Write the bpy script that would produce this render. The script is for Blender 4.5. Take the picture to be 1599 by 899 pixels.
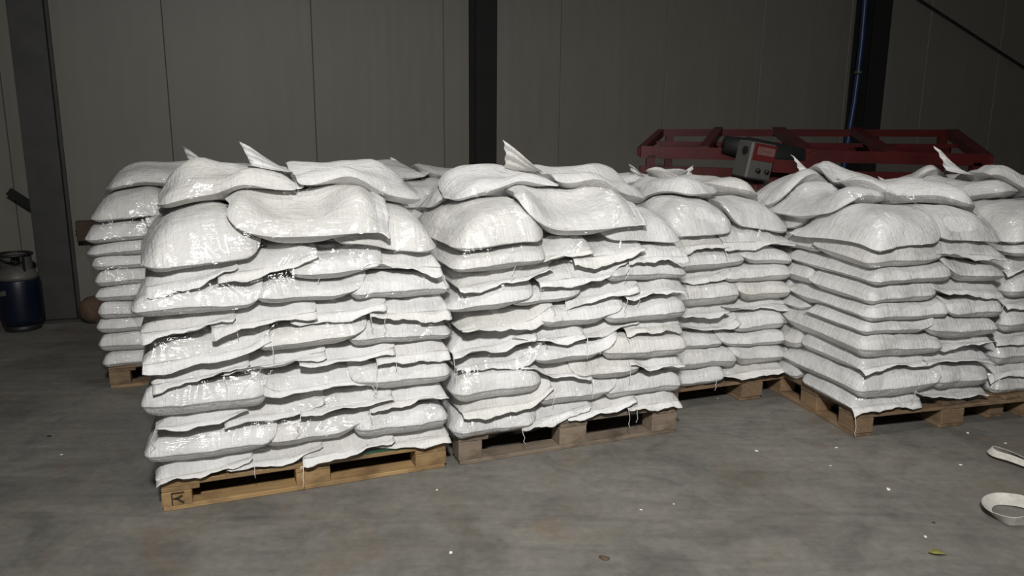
import bpy, math, random
import numpy as np
from mathutils import Matrix, Vector

# ------------------------------------------------------------------ camera, light, exposure
for o in list(bpy.data.objects):
    bpy.data.objects.remove(o, do_unlink=True)
scene = bpy.context.scene
COL = scene.collection
F_PX, PITCH, ROLL, CAM_H = 1200.0, 0.2068, -0.0087, 1.546
cd = bpy.data.cameras.new('camera'); cam = bpy.data.objects.new('camera', cd); COL.objects.link(cam)
cd.sensor_width = 36.0; cd.lens = F_PX / 1599 * 36.0; cd.clip_start = 0.05
_fw = Vector((0, math.cos(PITCH), -math.sin(PITCH))); _up = Vector((0, math.sin(PITCH), math.cos(PITCH))); _rt = Vector((1, 0, 0))
_r = _rt * math.cos(ROLL) - _up * math.sin(ROLL); _u = _rt * math.sin(ROLL) + _up * math.cos(ROLL)
cam.matrix_world = Matrix(((_r.x, _u.x, -_fw.x, 0), (_r.y, _u.y, -_fw.y, 0), (_r.z, _u.z, -_fw.z, CAM_H), (0, 0, 0, 1)))
scene.camera = cam

w = bpy.data.worlds.new('world'); scene.world = w; w.use_nodes = True
w.node_tree.nodes['Background'].inputs[0].default_value = (0.95, 0.97, 1.0, 1)
w.node_tree.nodes['Background'].inputs[1].default_value = 0.03

def area_light(name, loc, target, size, power, color=(1, 1, 1), spread=180, shape='DISK', size_y=None):
    l = bpy.data.lights.new(name, 'AREA'); l.energy = power; l.color = color; l.shape = shape; l.size = size
    if size_y: l.size_y = size_y
    l.spread = math.radians(spread)
    o = bpy.data.objects.new(name, l); COL.objects.link(o); o.location = loc
    o.rotation_euler = (Vector(target) - Vector(loc)).to_track_quat('-Z', 'Y').to_euler()
    return o
area_light('work_lamp', (0.1, -0.7, 3.6), (0.45, 3.2, 0.6), 0.45, 131, (1.0, 0.985, 0.965), spread=125)
area_light('ceiling_lamp', (0.9, 2.3, 5.6), (0.7, 2.9, 0), 1.6, 26, (1.0, 0.97, 0.92), spread=110, shape='RECTANGLE', size_y=0.5)

vs = scene.view_settings
vs.view_transform = 'Standard'; vs.look = 'None'; vs.gamma = 1.0; vs.use_curve_mapping = False
vs.exposure = 0.0

# ------------------------------------------------------------------ helpers
rnd = random.Random(7)

def tag(o, label=None, cat=None, group=None, kind=None):
    if label: o['label'] = label
    if cat: o['category'] = cat
    if group: o['group'] = group
    if kind: o['kind'] = kind
    return o

def empty(name, loc, rz=0):
    o = bpy.data.objects.new(name, None); COL.objects.link(o); o.location = loc; o.rotation_euler = (0, 0, rz)
    o.empty_display_size = 0.1
    return o

def link(name, me, mat=None, parent=None, loc=(0, 0, 0), rot=(0, 0, 0)):
    o = bpy.data.objects.new(name, me); COL.objects.link(o)
    if mat and not me.materials: me.materials.append(mat)
    o.parent = parent; o.location = loc; o.rotation_euler = rot
    return o

class MB:
    """collects verts/faces of one part"""
    def __init__(s): s.v = []; s.f = []
    def add(s, vs, fs):
        n = len(s.v); s.v += [tuple(p) for p in vs]; s.f += [tuple(i + n for i in f) for f in fs]; return s
    def box(s, x0, x1, y0, y1, z0, z1, b=0.0):
        if b <= 0:
            vv = [(x, y, z) for z in (z0, z1) for y in (y0, y1) for x in (x0, x1)]
            return s.add(vv, [(0, 2, 3, 1), (4, 5, 7, 6), (0, 1, 5, 4), (2, 6, 7, 3), (0, 4, 6, 2), (1, 3, 7, 5)])
        # chamfered box: 24 verts
        n = len(s.v); X = (x0, x1); Y = (y0, y1); Z = (z0, z1); idx = {}
        for i in (0, 1):
            for j in (0, 1):
                for k in (0, 1):
                    sx, sy, sz = (1 if i == 0 else -1), (1 if j == 0 else -1), (1 if k == 0 else -1)
                    for ax in range(3):
                        p = [X[i] + sx * b, Y[j] + sy * b, Z[k] + sz * b]
                        p[ax] = (X[i], Y[j], Z[k])[ax]
                        idx[(i, j, k, ax)] = len(s.v); s.v.append(tuple(p))
        q = []
        for i in (0, 1):
            q.append([(i, 0, 0, 0), (i, 1, 0, 0), (i, 1, 1, 0), (i, 0, 1, 0)])
            q.append([(0, i, 0, 1), (1, i, 0, 1), (1, i, 1, 1), (0, i, 1, 1)])
            q.append([(0, 0, i, 2), (1, 0, i, 2), (1, 1, i, 2), (0, 1, i, 2)])
            for j in (0, 1):
                q.append([(i, j, 0, 0), (i, j, 1, 0), (i, j, 1, 1), (i, j, 0, 1)])
                q.append([(i, 0, j, 0), (i, 1, j, 0), (i, 1, j, 2), (i, 0, j, 2)])
                q.append([(0, i, j, 1), (1, i, j, 1), (1, i, j, 2), (0, i, j, 2)])
                for k in (0, 1):
                    q.append([(i, j, k, 0), (i, j, k, 1), (i, j, k, 2)])
        s.f += [tuple(idx[a] for a in f) for f in q]
        return s
    def tube(s, pts, r, n=8, cap=True):
        pts = [Vector(p) for p in pts]; rings = []
        rr = r if isinstance(r, (list, tuple)) else [r] * len(pts)
        prev = None
        for i, p in enumerate(pts):
            d = (pts[min(i + 1, len(pts) - 1)] - pts[max(i - 1, 0)]).normalized()
            a = prev if prev is not None else (Vector((0, 0, 1)) if abs(d.z) < .9 else Vector((1, 0, 0)))
            a = (a - d * a.dot(d)).normalized(); prev = a; b = d.cross(a)
            rings.append([p + (a * math.cos(2 * math.pi * k / n) + b * math.sin(2 * math.pi * k / n)) * rr[i] for k in range(n)])
        m = len(s.v); s.v += [tuple(q) for ring in rings for q in ring]
        for i in range(len(pts) - 1):
            for k in range(n):
                s.f.append((m + i * n + k, m + i * n + (k + 1) % n, m + (i + 1) * n + (k + 1) % n, m + (i + 1) * n + k))
        if cap:
            s.f.append(tuple(m + k for k in range(n))[::-1]); s.f.append(tuple(m + (len(pts) - 1) * n + k for k in range(n)))
        return s
    def bar(s, a, b, w, h, up=(0, 0, 1)):
        a = Vector(a); b = Vector(b); d = (b - a).normalized(); up = Vector(up)
        sx = d.cross(up).normalized(); sz = sx.cross(d)
        vv = [p + sx * i * w / 2 + sz * j * h / 2 for p in (a, b) for i, j in ((-1, -1), (1, -1), (1, 1), (-1, 1))]
        return s.add(vv, [(3, 2, 1, 0), (4, 5, 6, 7), (0, 1, 5, 4), (1, 2, 6, 5), (2, 3, 7, 6), (3, 0, 4, 7)])
    def lathe(s, prof, n=32):
        m = len(s.v)
        for r, z in prof:
            for k in range(n):
                t = 2 * math.pi * k / n; s.v.append((r * math.cos(t), r * math.sin(t), z))
        for i in range(len(prof) - 1):
            for k in range(n):
                s.f.append((m + i * n + k, m + i * n + (k + 1) % n, m + (i + 1) * n + (k + 1) % n, m + (i + 1) * n + k))
        s.f.append(tuple(m + k for k in range(n))[::-1]); s.f.append(tuple(m + (len(prof) - 1) * n + k for k in range(n)))
        return s
    def mesh(s, name, smooth=False):
        me = bpy.data.meshes.new(name); me.from_pydata(s.v, [], s.f); me.update()
        import bmesh
        bm = bmesh.new(); bm.from_mesh(me); bmesh.ops.recalc_face_normals(bm, faces=bm.faces); bm.to_mesh(me); bm.free()
        if smooth: me.polygons.foreach_set('use_smooth', [True] * len(me.polygons))
        return me
    def build(s, name, mat, parent=None, loc=(0, 0, 0), rot=(0, 0, 0), smooth=False):
        return link(name, s.mesh(name, smooth), mat, parent, loc, rot)

# pixel -> world, used only to read real positions off the photograph
def ray(px, py):
    x = (px - 799.5) / F_PX; y = -(py - 449.5) / F_PX
    return _r * x + _u * y + _fw
def on_z(px, py, z=0.0):
    d = ray(px, py); return Vector((0, 0, CAM_H)) + d * ((z - CAM_H) / d.z)
def on_plane(px, py, o, n):
    d = ray(px, py); c = Vector((0, 0, CAM_H)); return c + d * ((Vector(o) - c).dot(n) / d.dot(n))

# ------------------------------------------------------------------ materials
class NT:
    def __init__(s, name):
        s.m = bpy.data.materials.new(name); s.m.use_nodes = True; s.t = s.m.node_tree; s.b = s.t.nodes['Principled BSDF']
    def n(s, kind, **kw):
        nd = s.t.nodes.new(kind)
        for k, v in kw.items():
            if k.startswith('_'): setattr(nd, k[1:], v)
            else: nd.inputs[k.replace('__', ' ')].default_value = v
        return nd
    def l(s, a, b): s.t.links.new(a, b); return s
    def ramp(s, fac, stops):
        r = s.t.nodes.new('ShaderNodeValToRGB'); e = r.color_ramp.elements
        while len(e) < len(stops): e.new(0.5)
        for el, (p, c) in zip(e, stops): el.position = p; el.color = (*c, 1) if len(c) == 3 else c
        s.l(fac, r.inputs[0]); return r
    def mix(s, a, b, fac, mode='MIX'):
        m = s.t.nodes.new('ShaderNodeMix'); m.data_type = 'RGBA'; m.blend_type = mode
        for sock, val in ((m.inputs[0], fac), (m.inputs[6], a), (m.inputs[7], b)):
            if hasattr(val, 'is_output'): s.l(val, sock)
            else: sock.default_value = val if not isinstance(val, tuple) else (*val, 1)
        return m.outputs[2]
    def coord(s, out='Object', scale=(1, 1, 1)):
        tc = s.t.nodes.new('ShaderNodeTexCoord'); mp = s.t.nodes.new('ShaderNodeMapping'); mp.inputs['Scale'].default_value = scale
        s.l(tc.outputs[out], mp.inputs[0]); return mp.outputs[0]
    def bump(s, h, strength, dist, prev=None):
        b = s.t.nodes.new('ShaderNodeBump'); b.inputs['Strength'].default_value = strength; b.inputs['Distance'].default_value = dist
        s.l(h, b.inputs['Height'])
        if prev: s.l(prev, b.inputs['Normal'])
        return b.outputs[0]

def noise(t, vec, scale, detail=4, rough=.55, dist=0.0):
    nd = t.n('ShaderNodeTexNoise'); nd.inputs['Scale'].default_value = scale; nd.inputs['Detail'].default_value = detail
    nd.inputs['Roughness'].default_value = rough; nd.inputs['Distortion'].default_value = dist
    t.l(vec, nd.inputs['Vector']); return nd.outputs['Fac']

def mat_plain(name, col, rough=.5, metal=0.0, var=.25, scale=6, bump=.1):
    t = NT(name); v = t.coord()
    f = noise(t, v, scale, 6)
    r = t.ramp(f, [(.3, tuple(c * (1 - var) for c in col)), (.7, tuple(min(1, c * (1 + var)) for c in col))])
    t.l(r.outputs[0], t.b.inputs['Base Color']); t.b.inputs['Roughness'].default_value = rough; t.b.inputs['Metallic'].default_value = metal
    t.l(t.bump(noise(t, v, scale * 12, 3), bump, .004), t.b.inputs['Normal'])
    return t.m

def mat_sack():
    t = NT('woven_sack'); uv = t.coord('UV'); ob = t.coord('Object')
    oi = t.n('ShaderNodeObjectInfo')
    tint = t.ramp(oi.outputs['Random'], [(0, (.755, .75, .745)), (.6, (.735, .73, .718)), (1, (.71, .70, .67))])
    blot = noise(t, ob, 5, 4)
    dirt = t.ramp(blot, [(.3, (.93, .925, .91)), (.65, (1, 1, 1))])
    c = t.mix(tint.outputs[0], dirt.outputs[0], 1.0, 'MULTIPLY')
    t.l(c, t.b.inputs['Base Color'])
    t.b.inputs['Roughness'].default_value = .5
    t.b.inputs['Specular IOR Level'].default_value = .35
    # crinkles that run across the sack, soft dents, and the tape weave
    cr = noise(t, t.coord('UV', (10, 75, 1)), 1.0, 3, .6, .6)
    cr2 = noise(t, t.coord('UV', (70, 14, 1)), 1.0, 3, .6, .8)
    dn = noise(t, ob, 16, 5, .6, .4)
    wv = t.n('ShaderNodeTexWave', Scale=95.0, Distortion=1.5); t.l(uv, wv.inputs[0])
    b = t.bump(dn, .55, .02)
    b = t.bump(cr, .7, .008, b)
    b = t.bump(cr2, .65, .008, b)
    b = t.bump(wv.outputs['Fac'], .12, .0012, b)
    t.l(b, t.b.inputs['Normal'])
    return t.m

def mat_film():
    t = NT('stretch_film'); nt = t.t; nt.nodes.remove(t.b)
    out = nt.nodes['Material Output']
    tr = t.n('ShaderNodeBsdfTransparent', Color=(.985, .985, .985, 1)); gl = t.n('ShaderNodeBsdfGlossy', Roughness=.15, Color=(1, 1, 1, 1))
    v = t.coord('Object')
    n1 = noise(t, v, 6, 2, .5, .8); n2 = noise(t, t.coord('Object', (14, 14, 75)), 1.0, 3, .55, .6); n3 = noise(t, v, 60, 2, .5, .3)
    b = t.bump(n1, 1.0, .06); b = t.bump(n2, .45, .012, b); b = t.bump(n3, .08, .003, b)
    fr = t.n('ShaderNodeFresnel', IOR=1.7); t.l(b, fr.inputs['Normal']); t.l(b, gl.inputs['Normal'])
    fac = t.n('ShaderNodeMath', _operation='MINIMUM'); t.l(fr.outputs[0], fac.inputs[0]); fac.inputs[1].default_value = .20
    cl = t.ramp(noise(t, v, 2.6, 3, .6, .5), [(.40, (.12, .12, .12)), (.60, (1, 1, 1))])
    fm = t.n('ShaderNodeMath', _operation='MULTIPLY'); t.l(fac.outputs[0], fm.inputs[0]); t.l(cl.outputs[0], fm.inputs[1])
    mx = t.n('ShaderNodeMixShader'); t.l(fm.outputs[0], mx.inputs[0]); t.l(tr.outputs[0], mx.inputs[1]); t.l(gl.outputs[0], mx.inputs[2])
    t.l(mx.outputs[0], out.inputs['Surface'])
    return t.m

def mat_wood(name, a, b, dark):
    t = NT(name); v = t.coord('Object', (2.2, 22, 22))
    oi = t.n('ShaderNodeObjectInfo')
    add = t.n('ShaderNodeVectorMath', _operation='ADD'); t.l(v, add.inputs[0])
    sc = t.n('ShaderNodeVectorMath', _operation='SCALE'); sc.inputs[0].default_value = (31, 17, 23); t.l(oi.outputs['Random'], sc.inputs['Scale'])
    t.l(sc.outputs[0], add.inputs[1])
    g = noise(t, add.outputs[0], 1.6, 6, .6, 1.2)
    gr = t.ramp(g, [(.28, a), (.72, b)])
    st = noise(t, t.coord('Object', (6, 9, 9)), 1.0, 5, .6)
    sr = t.ramp(st, [(.52, (0, 0, 0)), (.74, (1, 1, 1))])
    c = t.mix(gr.outputs[0], dark, sr.outputs[0])
    vr = t.ramp(oi.outputs['Random'], [(0, (.72, .72, .72)), (1, (1.08, 1.05, 1.0))])
    c = t.mix(c, vr.outputs[0], 1.0, 'MULTIPLY')
    t.l(c, t.b.inputs['Base Color']); t.b.inputs['Roughness'].default_value = .78
    t.l(t.bump(g, .5, .004), t.b.inputs['Normal'])
    return t.m

def mat_floor():
    t = NT('concrete'); v = t.coord('Object')
    n1 = noise(t, v, .9, 8, .62, .4); n2 = noise(t, v, 3.1, 8, .65, .8); n3 = noise(t, v, 26, 6, .6); n4 = noise(t, v, 1.5, 6, .7, 1.5)
    base = t.ramp(n1, [(.30, (.133, .127, .113)), (.52, (.171, .163, .146)), (.72, (.205, .196, .176))])
    mot = t.ramp(n2, [(.32, (.70, .70, .71)), (.5, (.98, .98, .98)), (.7, (1.14, 1.13, 1.10))])
    c = t.mix(base.outputs[0], mot.outputs[0], 1.0, 'MULTIPLY')
    br = t.ramp(n4, [(.53, (0, 0, 0)), (.70, (.7, .7, .7))])
    c = t.mix(c, (.16, .122, .085), br.outputs[0])
    fine = t.ramp(n3, [(.3, (.86, .86, .86)), (.7, (1.10, 1.10, 1.09))])
    c = t.mix(c, fine.outputs[0], 1.0, 'MULTIPLY')
    # trowel and wheel streaks
    st = noise(t, t.coord('Object', (1.2, 9, 1)), 1.0, 5, .6, 1.0)
    sr = t.ramp(st, [(.35, (.86, .86, .87)), (.62, (1.06, 1.06, 1.05))])
    c = t.mix(c, sr.outputs[0], 1.0, 'MULTIPLY')
    t.l(c, t.b.inputs['Base Color'])
    rr = t.ramp(n2, [(.3, (.5, .5, .5)), (.7, (.72, .72, .72))]); t.l(rr.outputs[0], t.b.inputs['Roughness'])
    t.b.inputs['Specular IOR Level'].default_value = .3
    b = t.bump(n3, .25, .004); b = t.bump(n2, .2, .01, b); t.l(b, t.b.inputs['Normal'])
    return t.m

def mat_panel():
    t = NT('wall_panel'); v = t.coord('Object')
    n1 = noise(t, v, 1.1, 6, .6); n2 = noise(t, t.coord('Object', (8, 8, 1.2)), 1.0, 5, .6)
    a = t.ramp(n1, [(.3, (.160, .150, .124)), (.7, (.184, .173, .143))])
    b = t.ramp(n2, [(.3, (.93, .93, .93)), (.7, (1.03, 1.03, 1.03))])
    c = t.mix(a.outputs[0], b.outputs[0], 1.0, 'MULTIPLY')
    t.l(c, t.b.inputs['Base Color']); t.b.inputs['Roughness'].default_value = .55
    wv = t.n('ShaderNodeTexWave', Scale=3.2, Distortion=0.0); wv.bands_direction = 'X'; t.l(v, wv.inputs[0])
    t.l(t.bump(wv.outputs['Fac'], .08, .004), t.b.inputs['Normal'])
    return t.m

M = dict(
    sack=mat_sack(), film=mat_film(), floor=mat_floor(), panel=mat_panel(),
    thread=mat_plain('thread', (.78, .77, .74), .7),
    wood_fresh=mat_wood('wood_fresh', (.30, .19, .085), (.43, .29, .135), (.17, .105, .05)),
    wood_grey=mat_wood('wood_grey', (.20, .155, .115), (.30, .24, .18), (.10, .075, .05)),
    wood_old=mat_wood('wood_old', (.19, .125, .07), (.29, .20, .12), (.085, .055, .032)),
    brand=mat_plain('burnt_brand', (.05, .033, .02), .9),
    green=mat_plain('green_paint', (.008, .10, .045), .45),
    steel=mat_plain('dark_steel', (.007, .0065, .006), .85),
    steel_grey=mat_plain('grey_steel', (.034, .033, .029), .6),
    rust=mat_plain('rusty_brown', (.06, .035, .022), .75, var=.4),
    joint=mat_plain('panel_joint', (.05, .047, .04), .7),
    blue=mat_plain('cylinder_blue', (.004, .007, .02), .35),
    blue_hose=mat_plain('hose_blue', (.012, .03, .10), .4),
    pale=mat_plain('pale_grey_paint', (.10, .097, .085), .5),
    black=mat_plain('black_plastic', (.012, .012, .012), .5),
    red=mat_plain('red_paint', (.058, .005, .0045), .4, var=.3),
    redlabel=mat_plain('label_red', (.10, .009, .008), .4, var=.08),
    pink=mat_plain('label_pale', (.17, .09, .08), .5, var=.08),
    box=mat_plain('box_grey', (.085, .083, .073), .5, var=.1),
    web=mat_plain('webbing', (.55, .52, .47), .75, var=.15, scale=40, bump=.3),
    scrap=mat_plain('white_scrap', (.80, .78, .70), .6, var=.1),
    leaf=mat_plain('leaf_green', (.24, .23, .07), .6, var=.25, scale=30),
    stone=mat_plain('brown_lump', (.10, .062, .038), .85, var=.35, scale=12),
    dark=mat_plain('dark_speck', (.03, .028, .022), .8),
)

# ------------------------------------------------------------------ the setting
YAW = 0.37
fl = MB().box(-9, 12, -4, 13, -0.2, 0).build('floor', M['floor']); tag(fl, 'grey stained concrete warehouse floor', kind='structure')

WY = 0.36
W0 = Vector((-4.0935, 5.981, 0)); WU = Vector((math.cos(WY), math.sin(WY), 0)); WN = Vector((math.sin(WY), -math.cos(WY), 0))   # WN towards the room
wall = MB().box(-6, 15, 0.03, 0.16, 0, 6).build('wall_back', M['joint'], None, W0, (0, 0, WY)); tag(wall, 'dim grey sandwich panel wall behind the pallets', kind='structure')
PW = 1.165
px0 = 1.36 - 6 * PW
pm = MB().box(0.0012, PW - 0.0012, 0, 0.032, 0.03, 6, .004).mesh('panel')
for i in range(17):
    x = px0 + i * PW
    link('panel', pm, M['panel'], wall, (x, 0, 0))
bb = MB().box(-6, 15, -0.02, 0.03, 0, 0.03).build('baseboard_back', M['steel_grey'], None, W0, (0, 0, WY)); tag(bb, 'low grey metal sill along the wall foot', kind='structure')

def column(name, px, flange, depth, mat, label):
    o = W0 + WN * (depth + .01)
    p = on_plane(px, 0, o, WN); s = (p - W0).dot(WU)
    c = empty(name, W0 + WU * s + WN * 0.01, WY); tag(c, label, 'steel column', kind='structure')
    f2 = flange / 2
    MB().box(-f2, f2, -depth, -depth + .014, 0.02, 6, .002).build('flange', mat, c)
    MB().box(-f2, f2, -.016, 0, 0.02, 6, .002).build('flange', mat, c)
    MB().box(-.006, .006, -depth + .013, -.015, 0.02, 6).build('web', mat, c)
    MB().box(-f2 - .06, f2 + .06, -depth - .06, -.001, 0, .02, .003).build('base_plate', mat, c)
    for sx in (-1, 1):
        b = MB().tube([(sx * (f2 + .03), -depth / 2 - .06 , .018), (sx * (f2 + .03), -depth / 2 - .06, .05)], .014, 6); b.build('bolt', mat, c)
    return c, s
colL, sL = column('trim_1', 37, .235, .22, M['steel_grey'], 'grey steel column at the left beside the gas cylinder')
colM, sM = column('trim_2', 760, .20, .22, M['steel'], 'dark steel column in the middle of the wall')
colR, sR = column('trim_3', 1382, .24, .28, M['steel'], 'dark steel column behind the red frame with blue hose')

# ------------------------------------------------------------------ pallets
def pallet(o, yaw, h, mat, label, along_front=True, fw=1.2, dp=.8):
    """EUR pallet: 1.2 m way along the front, or along the depth"""
    root = empty('wooden_pallet', (o[0], o[1], 0), yaw); tag(root, label, 'pallet', 'pallets under the sack stacks')
    L, Wd = (fw, dp) if along_front else (dp, fw)
    bt = .020; dt = .020; st = .020; bl = h - bt - dt - st
    rg = random.Random(label)
    def place(name, l, wd, t, cx, cy, z, jitter=.003):
        # l along the long way; board mesh has x along its grain
        key = (name, round(l, 3), round(wd, 3), round(t, 3), mat.name)
        if key not in pal_mesh:
            pal_mesh[key] = MB().box(-l / 2, l / 2, -wd / 2, wd / 2, 0, t, .0025).mesh(name); pal_mesh[key].materials.append(mat)
        cx += rg.uniform(-jitter, jitter); cy += rg.uniform(-jitter, jitter)
        return key, cx, cy, z
    def put(name, l, wd, t, lx, ly, z, cross=False, jit=.004):
        """lx along long way, ly across"""
        key, lx, ly, z = place(name, l, wd, t, lx, ly, z, jit)
        x, y, a = (lx, ly, 0) if along_front else (Wd - ly, lx, math.pi / 2)
        if cross: a += math.pi / 2
        return link(name, pal_mesh[key], mat, root, (x, y, z), (0, 0, a + rg.uniform(-.006, .006) * (0 if cross else 1)))
    deck = [(.0725, .145), (.22, .10), (Wd / 2, .145), (Wd - .22, .10), (Wd - .0725, .145)]
    first = None
    for y, wd in deck:
        put('deck_board', L, wd, dt, L / 2, y, h - dt, jit=.002)
    for x in (.0725, L / 2, L - .0725):
        put('stringer_board', Wd, .145, st - .001, x, Wd / 2, h - dt - st, cross=True, jit=.001)
        for y, wd in ((.05, .10), (Wd / 2, .145), (Wd - .05, .10)):
            put('block', .145 if x != .0725 or not along_front else .115, wd, bl - .001, x if not (x == .0725 and along_front) else .0575, y, bt, jit=.003)
    for y, wd in ((.05, .10), (Wd / 2, .145), (Wd - .05, .10)):
        put('bottom_board', L - .01, wd, bt, L / 2, y, 0, jit=.002)
    return root
pal_mesh = {}

STK = dict(
    A=dict(o=(-1.412, 2.869), yaw=.380, W=1.2, D=.8, h=.122, front=True, wood='wood_fresh', ph='nearest front-left stack'),
    B=dict(o=(-.240, 3.335), yaw=.369, W=1.18, D=.8, h=.150, front=True, wood='wood_grey', ph='front middle stack'),
    C=dict(o=(.84, 4.036), yaw=.37, W=.8, D=1.2, h=.144, front=False, wood='wood_old', ph='stack just behind front middle'),
    D=dict(o=(1.769, 3.706), yaw=.263, W=.8, D=1.2, h=.141, front=False, wood='wood_old', ph='corner-on right stack'),
    E=dict(o=(2.62, 3.99), yaw=.27, W=.8, D=1.2, h=.144, front=False, wood='wood_old', ph='stack at right edge'),
    F=dict(o=(-2.385, 4.346), yaw=.37, W=1.2, D=.8, h=.140, front=True, wood='wood_old', ph='back left stack'),
    G=dict(o=(-1.19, 4.83), yaw=.37, W=1.2, D=.8, h=.140, front=True, wood='wood_old', ph='back middle stack'),
)
PLAB = dict(
    A='yellowish pallet with burnt mark on its corner block, nearest the camera on the left',
    B='grey weathered pallet with a long foot board, in the middle of the front',
    C='brown pallet half hidden behind the grey weathered pallet',
    D='brown pallet turned corner-on towards the camera, with a bare long side',
    E='brown pallet at the right edge, beside the corner-on pallet',
    F='dark pallet at the back left near the grey column',
    G='pallet under the back middle stack, hidden behind the two front stacks')
PAL = {}
for k, d in STK.items():
    PAL[k] = pallet(d['o'], d['yaw'], d['h'], M[d['wood']], PLAB[k], d['front'], d['W'] if d['front'] else d['D'], d['D'] if d['front'] else d['W'])
# marks on the nearest pallet: strokes burnt into the left front block, a green painted strip on the deck edge
hA = STK['A']['h']
mk = MB()
mk.box(.036, .041, -.0062, .002, .026, .074); mk.box(.036, .086, -.0062, .002, .074, .079)
mk.bar((.050, -.004, .050), (.078, -.004, .062), .005, .007, (0, 0, 1)); mk.bar((.055, -.004, .054), (.082, -.004, .030), .005, .007, (0, 0, 1)); mk.bar((.040, -.004, .052), (.060, -.004, .055), .005, .005, (0, 0, 1))
tag(mk.build('burnt_mark', M['brand'], PAL['A']), 'dark branded strokes on the corner block')
gs = MB().box(.66, 1.10, -.004, .05, hA + .0005, hA + .010, .002).build('painted_strip', M['green'], PAL['A']); tag(gs, 'dark green painted strip')

# ------------------------------------------------------------------ sacks
def gauss(Z, sig):
    r = int(sig * 2.5); k = np.exp(-.5 * (np.arange(-r, r + 1) / sig) ** 2); k /= k.sum()
    P = np.pad(Z, r, mode='edge')
    P = sum(kk * P[i:i + Z.shape[0], :] for i, kk in enumerate(k))
    return sum(kk * P[:, i:i + Z.shape[1]] for i, kk in enumerate(k))

class Stack:
    RES = .01; MARG = .35
    def __init__(s, key):
        d = STK[key]; s.key = key; s.W, s.D, s.h = d['W'], d['D'], d['h']; s.o = d['o']; s.yaw = d['yaw']; s.ph = d['ph']
        s.nx = int((s.W + 2 * s.MARG) / s.RES) + 1; s.ny = int((s.D + 2 * s.MARG) / s.RES) + 1
        s.gx = -s.MARG + np.arange(s.nx) * s.RES; s.gy = -s.MARG + np.arange(s.ny) * s.RES
        s.GX, s.GY = np.meshgrid(s.gx, s.gy, indexing='ij')
        s.H = np.where((s.GX > 0) & (s.GX < s.W) & (s.GY > 0) & (s.GY < s.D), s.h + .002, 0.0)
        s.pts = []
        s.rg = np.random.RandomState(sum(map(ord, key)) * 13 % 1000)
    def samp(s, Z, x, y):
        fx = np.clip((x + s.MARG) / s.RES, 0, s.nx - 1.001); fy = np.clip((y + s.MARG) / s.RES, 0, s.ny - 1.001)
        i = fx.astype(int); j = fy.astype(int); a = fx - i; b = fy - j
        return Z[i, j] * (1 - a) * (1 - b) + Z[i + 1, j] * a * (1 - b) + Z[i, j + 1] * (1 - a) * b + Z[i + 1, j + 1] * a * b
    def to_world(s, x, y, z=0):
        c, sn = math.cos(s.yaw), math.sin(s.yaw); return (s.o[0] + x * c - y * sn, s.o[1] + x * sn + y * c, z)

def profile(lx, ly, L, Wd, rc_b, rc_m, R, mouth_len):
    """0 at the outline, 1 in the middle: lens-like across, blunt at the folded end, flattening to the sewn mouth"""
    Re, Rs = R
    hx, hy = L / 2, Wd / 2
    rc = np.where(lx < 0, rc_b, rc_m)
    qx = np.abs(lx) - (hx - rc); qy = np.abs(ly) - (hy - rc)
    d = rc - (np.hypot(np.maximum(qx, 0), np.maximum(qy, 0)) + np.minimum(np.maximum(qx, qy), 0))
    inside = d > 0
    def ci(t): t = np.clip(t, 0, 1); return np.sqrt(np.clip(1 - (1 - t) ** 2, 0, 1))
    ds = np.minimum(hy - np.abs(ly), d * 2.2); de = np.minimum(lx + hx, d * 1.6)
    circ = ci(ds / Rs) * ci(de / Re)
    dome = np.clip(1 - (lx / hx) ** 2, 0, 1) * np.clip(1 - (ly / hy) ** 2, 0, 1)
    p = .80 * circ + .20 * dome * circ ** .5
    m = np.clip((hx - lx) / mouth_len, 0, 1)
    p = p * (.42 + .58 * (m * (2 - m)) ** .8) * ci((hx - lx + .002) / .016)
    return p, inside

def edge_coords(half, offs, n):
    a = [-half + o for o in offs]; b = [half - o for o in offs][::-1]
    mid = list(np.linspace(a[-1], b[0], n + 2)[1:-1])
    return np.array(a + mid + b)

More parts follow.
